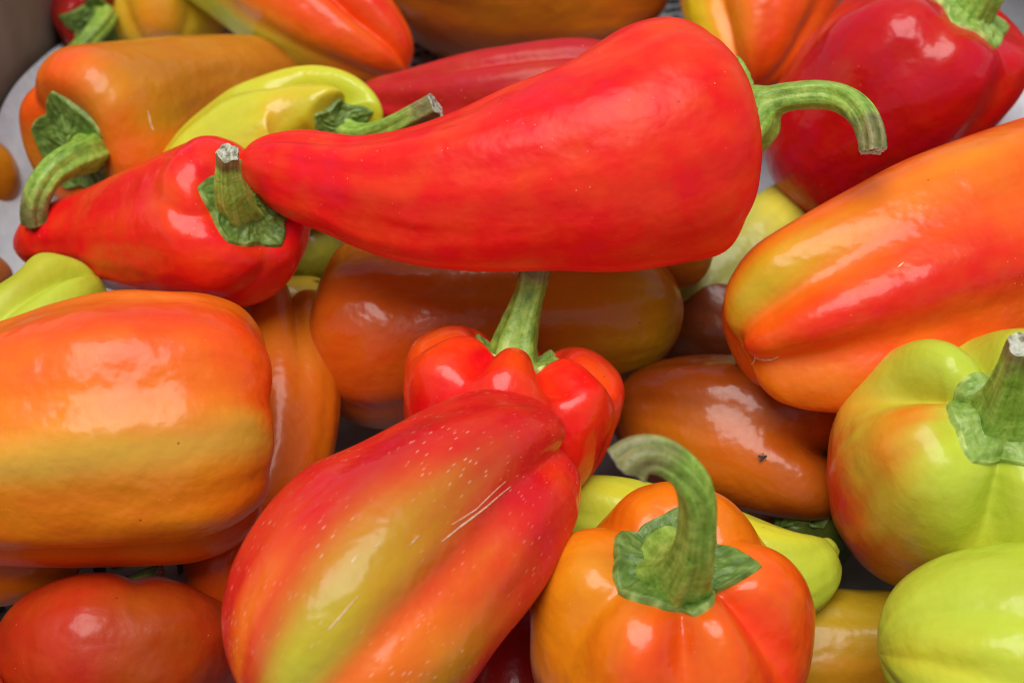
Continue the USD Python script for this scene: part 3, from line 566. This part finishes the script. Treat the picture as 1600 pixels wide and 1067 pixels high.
pepper('red_pepper', 'dull red creased pepper directly behind the long red one',
    [(1020, 165, .078), (860, 152, .078), (720, 160, .074), (620, 160, .068), (548, 152, .063)], [(0, 0), (0, 45), (.08, 78), (.3, 88), (.6, 74), (.82, 48), (.95, 24), (1, 0)], (.50, .016, .014), [], [(38, .10, 8), (95, .05, 16)], SKIN_WAXY, vm=1, res=(120, 140))
pepper('orange_pepper', 'orange pepper with a yellow lobe at the top edge, left of the dark red one',
    [(1210, -170, .052), (1195, -60, .054), (1185, 40, .052), (1180, 136, .046)], [(0, 0), (0, 70), (.15, 130), (.5, 135), (.75, 108), (.9, 72), (.97, 40), (1, 0)], ORR, [(1080, 20, 110, 70, YEL, .9), (1150, 20, 60, 50, YOR, .6)], [(48, .14, 12), (150, .08, 14)], SKIN, vt=1.4, td=25, res=(110, 140))
pepper('dark_red_pepper', 'large dark red pepper at the upper right with pale green cap',
    [(1519, 19, .1015), (1446, 102, .084), (1345, 200, .064), (1225, 300, .042)],
    [(.02, 0), (.012, 45), (0, 100), (.05, 140, 132), (.18, 166, 146), (.4, 168, 148), (.65, 158, 140), (.85, 126), (.96, 70), (1, 0)], RUBY, [(1350, 240, 150, 150, DRED, .8)], [(20, .1, 16), (85, .07, 16), (150, .1, 14), (-60, .1, 14)], SKIN_GLOSSY, soft=16, vs=1, vm=.3, vt=.6, sd=14, dr=1,
    calyx=dict(rad=74, points=5, mat=CALYX_PALE, star=.35, phase=.4), stem=dict(path=[(1545, -20, .010), (1570, -70, .02)], radii=[36, 26, 22], mat=STEM), res=(150, 190))
pepper('orange_red_pepper', 'orange red pepper just showing at the right edge beside a strip of newsprint',
    [(1700, 120, .040), (1660, 180, .042), (1610, 240, .040)], [(0, 0), (0, 40), (.2, 75), (.6, 70), (.9, 40), (1, 0)], ORR, [], [(90, .06, 16)], SKIN, res=(70, 80))
pepper('lime_pepper', 'pale green pepper mostly hidden between the long red and the furrowed orange one',
    [(1270, 325, .036), (1195, 388, .036), (1115, 450, .034), (1050, 500, .034)], [(0, 0), (0, 40), (.1, 68), (.4, 74), (.7, 66), (.93, 36), (1, 0)], PALE, [(1230, 320, 70, 70, YEL, .6)], [(90, .06, 16)], SKIN, res=(90, 110))
pepper('orange_pepper', 'amber pepper tip peeping out under the right end of the long red one',
    [(900, 360, .056), (1010, 385, .058), (1112, 400, .056)], [(0, 0), (0, 35), (.2, 60), (.6, 60), (.88, 48), (.97, 28), (1, 0)], (.55, .19, .012), [], [], SKIN, res=(70, 90))
pepper('brown_pepper', 'dark brown pepper deep in the gap left of the furrowed orange one',
    [(1030, 470, .024), (1120, 510, .026), (1240, 570, .024)], [(0, 0), (0, 45), (.15, 82), (.5, 88), (.85, 60), (1, 0)], (.22, .05, .012), [], [(100, .06, 14)], SKIN_GLOSSY, res=(80, 100))
pepper('olive_pepper', 'olive pepper deep in the gap under the furrowed orange one',
    [(1260, 640, .024), (1340, 655, .026), (1450, 670, .024)], [(0, 0), (0, 25), (.15, 48), (.5, 50), (.85, 36), (1, 0)], (.30, .20, .03), [], [], SKIN, res=(60, 80))
pepper('orange_pepper', 'rounded orange pepper end at the left edge on white paper',
    [(-130, 280, .050), (-60, 280, .052), (31, 275, .050)], [(0, 0), (0, 40), (.2, 70), (.6, 70), (.88, 50), (.97, 28), (1, 0)], AMB, [(10, 240, 40, 40, YOR, .4)], [], SKIN, res=(70, 90))
pepper('brown_pepper', 'small brown pepper end at the left edge above the lime one',
    [(-110, 440, .050), (-50, 436, .052), (20, 428, .050)], [(0, 0), (0, 22), (.2, 42), (.6, 42), (.88, 30), (1, 0)], (.4, .12, .03), [], [], SKIN, res=(60, 70))
pepper('lime_pepper', 'lime green two-lobed pepper end at the left edge above the big orange one',
    [(-80, 640, .068), (0, 562, .071), (70, 502, .072), (122, 462, .071), (156, 442, .070)], [(0, 0), (0, 45), (.15, 75), (.5, 90), (.75, 82), (.9, 60), (.975, 36), (1, 0)], LIME, [(45, 420, 50, 40, OLV, .45), (160, 430, 30, 40, OLV, .4)], [(132, .22, 12)], SKIN_WAXY, vm=.8, vt=1.3, td=10, bumps=[(.84, 185, 20, .1, 34)], res=(110, 130))
pepper('yellow_pepper', 'small dull yellow pepper end with one dark speck left of the dark orange one',
    [(380, 480, .040), (450, 478, .042), (535, 474, .040)], [(0, 0), (0, 25), (.2, 45), (.6, 46), (.9, 28), (1, 0)], (.50, .34, .03), [(496, 440, 6, 6, (.02, .01, .01), 1)], [], SKIN, res=(90, 110))
pepper('olive_pepper', 'olive green pepper end in the shade right of the red left one',
    [(455, 300, .044), (475, 360, .046), (492, 436, .044)], [(0, 0), (0, 35), (.2, 60), (.6, 64), (.88, 46), (.97, 25), (1, 0)], (.32, .33, .03), [], [], SKIN, res=(70, 90))
pepper('orange_red_pepper', 'dark orange red pepper low in the lower left corner',
    [(190, 925, .048), (188, 1000, .046), (180, 1180, .036)], [(.02, 0), (.01, 45), (0, 88), (.06, 140), (.2, 180), (.45, 195), (.8, 140), (1, 0)], (.40, .026, .004), [(240, 980, 100, 70, (.38, .075, .005), .7), (90, 1000, 120, 80, (.6, .04, .008), .5)], [(100, .05, 18), (150, .03, 18)], SKIN, vs=1, vm=.5, sd=18,  # base red deepened with shade from the big orange one above
    calyx=dict(rad=40, points=5, mat=CALYX), stem=dict(path=[(215, 910, .002), (250, 898, .004)], radii=[20, 15, 15], mat=STEM), res=(130, 160))
pepper('orange_pepper', 'orange pepper underneath the big orange one at the left edge',
    [(-150, 885, .045), (-40, 880, .046), (60, 875, .046), (130, 870, .045)], [(0, 0), (0, 35), (.2, 60), (.6, 64), (.88, 46), (.97, 25), (1, 0)], ORG, [], [(110, .1, 14)], SKIN, res=(70, 90))
pepper('dark_red_pepper', 'dark red pepper deep in the gap between the mottled and the orange stemmed one',
    [(790, 880, .036), (800, 980, .034), (800, 1170, .028)], [(0, 0), (0, 35), (.15, 68), (.5, 76), (.85, 55), (1, 0)], (.40, .012, .01), [], [], SKIN, res=(70, 90))
pepper('red_pepper', 'red pepper just showing in the lower left corner of the pile',
    [(-130, 1110, .06), (-60, 1100, .062), (10, 1092, .060)], [(0, 0), (0, 35), (.2, 60), (.6, 66), (.9, 42), (1, 0)], RED, [], [], SKIN, res=(60, 70))
pepper('green_pepper', 'dark green pepper deep in the gap right of the brown one, crumpled cap on top',
    [(1256, 780, .046), (1264, 812, .036), (1280, 880, .014)], [(.02, 0), (.01, 28), (0, 52), (.08, 66), (.5, 72), (.9, 40), (1, 0)], (.10, .13, .02), [], [(90, .1, 14), (20, .1, 14), (160, .1, 14)], SKIN, vs=1, vm=.4, sd=12,
    calyx=dict(rad=62, points=5, mat=CALYX, star=.3, wrinkle=.002), stem=dict(path=[(1238, 778, .004), (1226, 776, .007)], radii=[26, 18, 16], mat=STEM), res=(70, 90))
# ------------------------------------------------------------------ paper, print and small things
lin = thing('paper_sheet', 'plain white paper sheet curling up against the cardboard in the upper left corner', 'paper', at(60, 180, .02))
EDGE = np.array([(150, 40, .020), (118, 58, .022), (88, 74, .026), (58, 98, .030), (28, 128, .032), (4, 166, .034), (-14, 220, .034), (-40, 320, .034), (-60, 470, .034)], float)
ec = CubicSpline(np.linspace(0, 1, len(EDGE)), EDGE)
def on_wall(px, py):
    d = FWD + (px - 800) / FPX * RGT + (533.5 - py) / FPX * UPV
    return CAM + d * ((XL + .003) / d[0])
def paper_fn(u, w):
    e = ec(u)
    ed = np.stack([on_wall(*q[:2]) for q in e.reshape(-1, 3)]).reshape(e.shape)
    inn = ed + np.array([0.085, -0.01, 0]); inn[..., 2] = 0.013 + 0.003 * meshkit.noise(inn * 40, 2)
    k = w[..., None]
    X = ed * (1 - k ** 1.3) + inn * k ** 1.3
    X[..., 2] = inn[..., 2] + (ed[..., 2] - inn[..., 2]) * (1 - w) ** 1.9 + 0.0015 * w * (meshkit.noise(X * 60, 8) - .5)
    return X
WHITE = usdkit.material(stage, '/World/Looks/white_paper', {
    'geo': ('geometry', {}), 'n': ('noise_texture', {'scale': 260.0, 'detail': 4.0}),
    'rp': ('rgb_ramp', {'ramp': [(0.3, (0.58, 0.61, 0.66)), (0.7, (0.68, 0.71, 0.75))]}),
    'b': ('bump', {'strength': 0.2, 'distance': 0.0005}), 'p': ('principled_bsdf', {'roughness': 0.75, 'specular_ior_level': 0.25})},
    [('geo.position', 'n.vector'), ('n.fac', 'rp.fac'), ('rp.color', 'p.base_color'), ('n.fac', 'b.height'), ('b.normal', 'p.normal')], surface='p.BSDF')
loc = at(60, 180, .02)
sheet(lin, 'sheet', paper_fn, 60, 24, WHITE, loc)

# rows of print on the page where the gaps show it
def floor_z(x, y): return 0.004 + 0.006 * meshkit.fbm(np.stack([x * 14, y * 14, x * 0], -1), 2, 4)
rng = random.Random(7)
def print_rows(px, py, ang, rows, length, height, gap, wmin, wmax):
    o = at(px, py, .007); ca, sa = math.cos(ang), math.sin(ang); vs, fs = [], []
    for r in range(rows):
        x = 0.0
        while x < length:
            w = rng.uniform(wmin, wmax); hh = height * rng.uniform(.75, 1.0); sl = rng.uniform(-.15, .25) * hh
            q = np.array([(x, -r * gap), (x + w, -r * gap), (x + w + sl, -r * gap + hh), (x + sl, -r * gap + hh)])
            X = o[0] + q[:, 0] * ca - q[:, 1] * sa; Y = o[1] + q[:, 0] * sa + q[:, 1] * ca
            fs += [[len(vs), len(vs) + 1, len(vs) + 2], [len(vs), len(vs) + 2, len(vs) + 3]]
            vs += list(np.stack([X, Y, floor_z(X, Y) + .0007], -1))
            x += w + rng.uniform(.3, .9) * wmin + (rng.random() < .18) * wmax
    vs = np.array(vs); fs = np.array(fs)
    define(news, 'printed_text', vs, fs, INK, np.tile([0, 0, 1.0], (len(vs), 1)), None, None, (0, 0, .001), kind='stuff')
print_rows(575, 95, .35, 9, .05, .0032, .0056, .0014, .0052)
print_rows(-10, 960, .45, 7, .06, .0075, .0105, .0025, .0065)
print_rows(1015, 10, .2, 4, .03, .0025, .005, .001, .004)

# the strip of newsprint standing between the dark red pepper and the right edge
O = at(1540, 222, .046); E1 = at(1640, 92, .064) - O; L1 = np.linalg.norm(E1); E1 /= L1
E2 = np.cross(E1, CAM - O); E2 /= np.linalg.norm(E2); N3 = np.cross(E1, E2); N3 = N3 if N3 @ (CAM - O) > 0 else -N3
strip = thing('newspaper_strip', 'folded strip of printed newspaper standing beside the dark red pepper at the right edge', 'newspaper', O)
def strip_fn(u, w): return O + (u * L1)[..., None] * E1 + ((w - .6) * .022)[..., None] * E2 + (0.0012 * np.sin(w * 3) + .0006 * np.sin(u * 5))[..., None] * N3
sheet(strip, 'page', strip_fn, 24, 12, WHITE, O)
tm = meshkit.text_mesh('if uabdopw', 0.0031, 0.0002)
tv = np.asarray(tm.vertices); sgn = 1.0 if (np.cross(E1, -E2) @ (CAM - O)) > 0 else -1.0
uu = (tv[:, 0] + .009) / L1; ww = .6 + .0005 / .022 - tv[:, 1] / .022
tw = strip_fn(uu, ww) + N3 * (tv[:, 2] + .0002)[:, None]
define(strip, 'printed_text', tw, np.asarray(tm.faces), INK)

# a tiny fly on the brown pepper
def blob(c, r, ax=(1, 1, 1)):
    m = trimesh.creation.icosphere(2, 1.0); return np.asarray(m.vertices) * r * np.array(ax) + c, np.asarray(m.faces)
g, v = locate(KNOBBLY, 1192, 714)
fp = KNOBBLY(np.array([g]), np.array([v]))[0]; fn_ = (CAM - fp) / np.linalg.norm(CAM - fp)
fp = fp + fn_ * .0005
fly = thing('fly', 'tiny black fly sitting on the brown pepper', 'fly', fp)
bx = RGT * .9 + UPV * .3; bx /= np.linalg.norm(bx); by = np.cross(fn_, bx)
R3 = np.stack([bx, by, fn_])
for nm, c, ax in (('body', (0, 0, 0), (.0007, .00038, .00036)), ('head', (.0009, 0, 0), (.00028, .0003, .00028))):
    q, f = blob(np.zeros(3), 1.0, ax); define(fly, nm, fp + (q + np.array(c)) @ R3, f, SPECK, None, None, None, fp)
for sg in (-1, 1):
    q, f = blob(np.zeros(3), 1.0, (.0008, .00028, .00004)); a = .5 * sg; rot_ = np.array([[math.cos(a), math.sin(a), 0], [-math.sin(a), math.cos(a), 0], [0, 0, 1]])
    define(fly, 'wing', fp + (q @ rot_ + np.array([-.0006, -.0004 * sg, .0004])) @ R3, f, INK, None, None, None, fp)
    for k in (-1, 0, 1):
        q, f = blob(np.zeros(3), 1.0, (.00006, .0006, .00006)); define(fly, 'leg', fp + (q + np.array([k * .0005, .0007 * sg, -.0002])) @ R3, f, SPECK, None, None, None, fp)
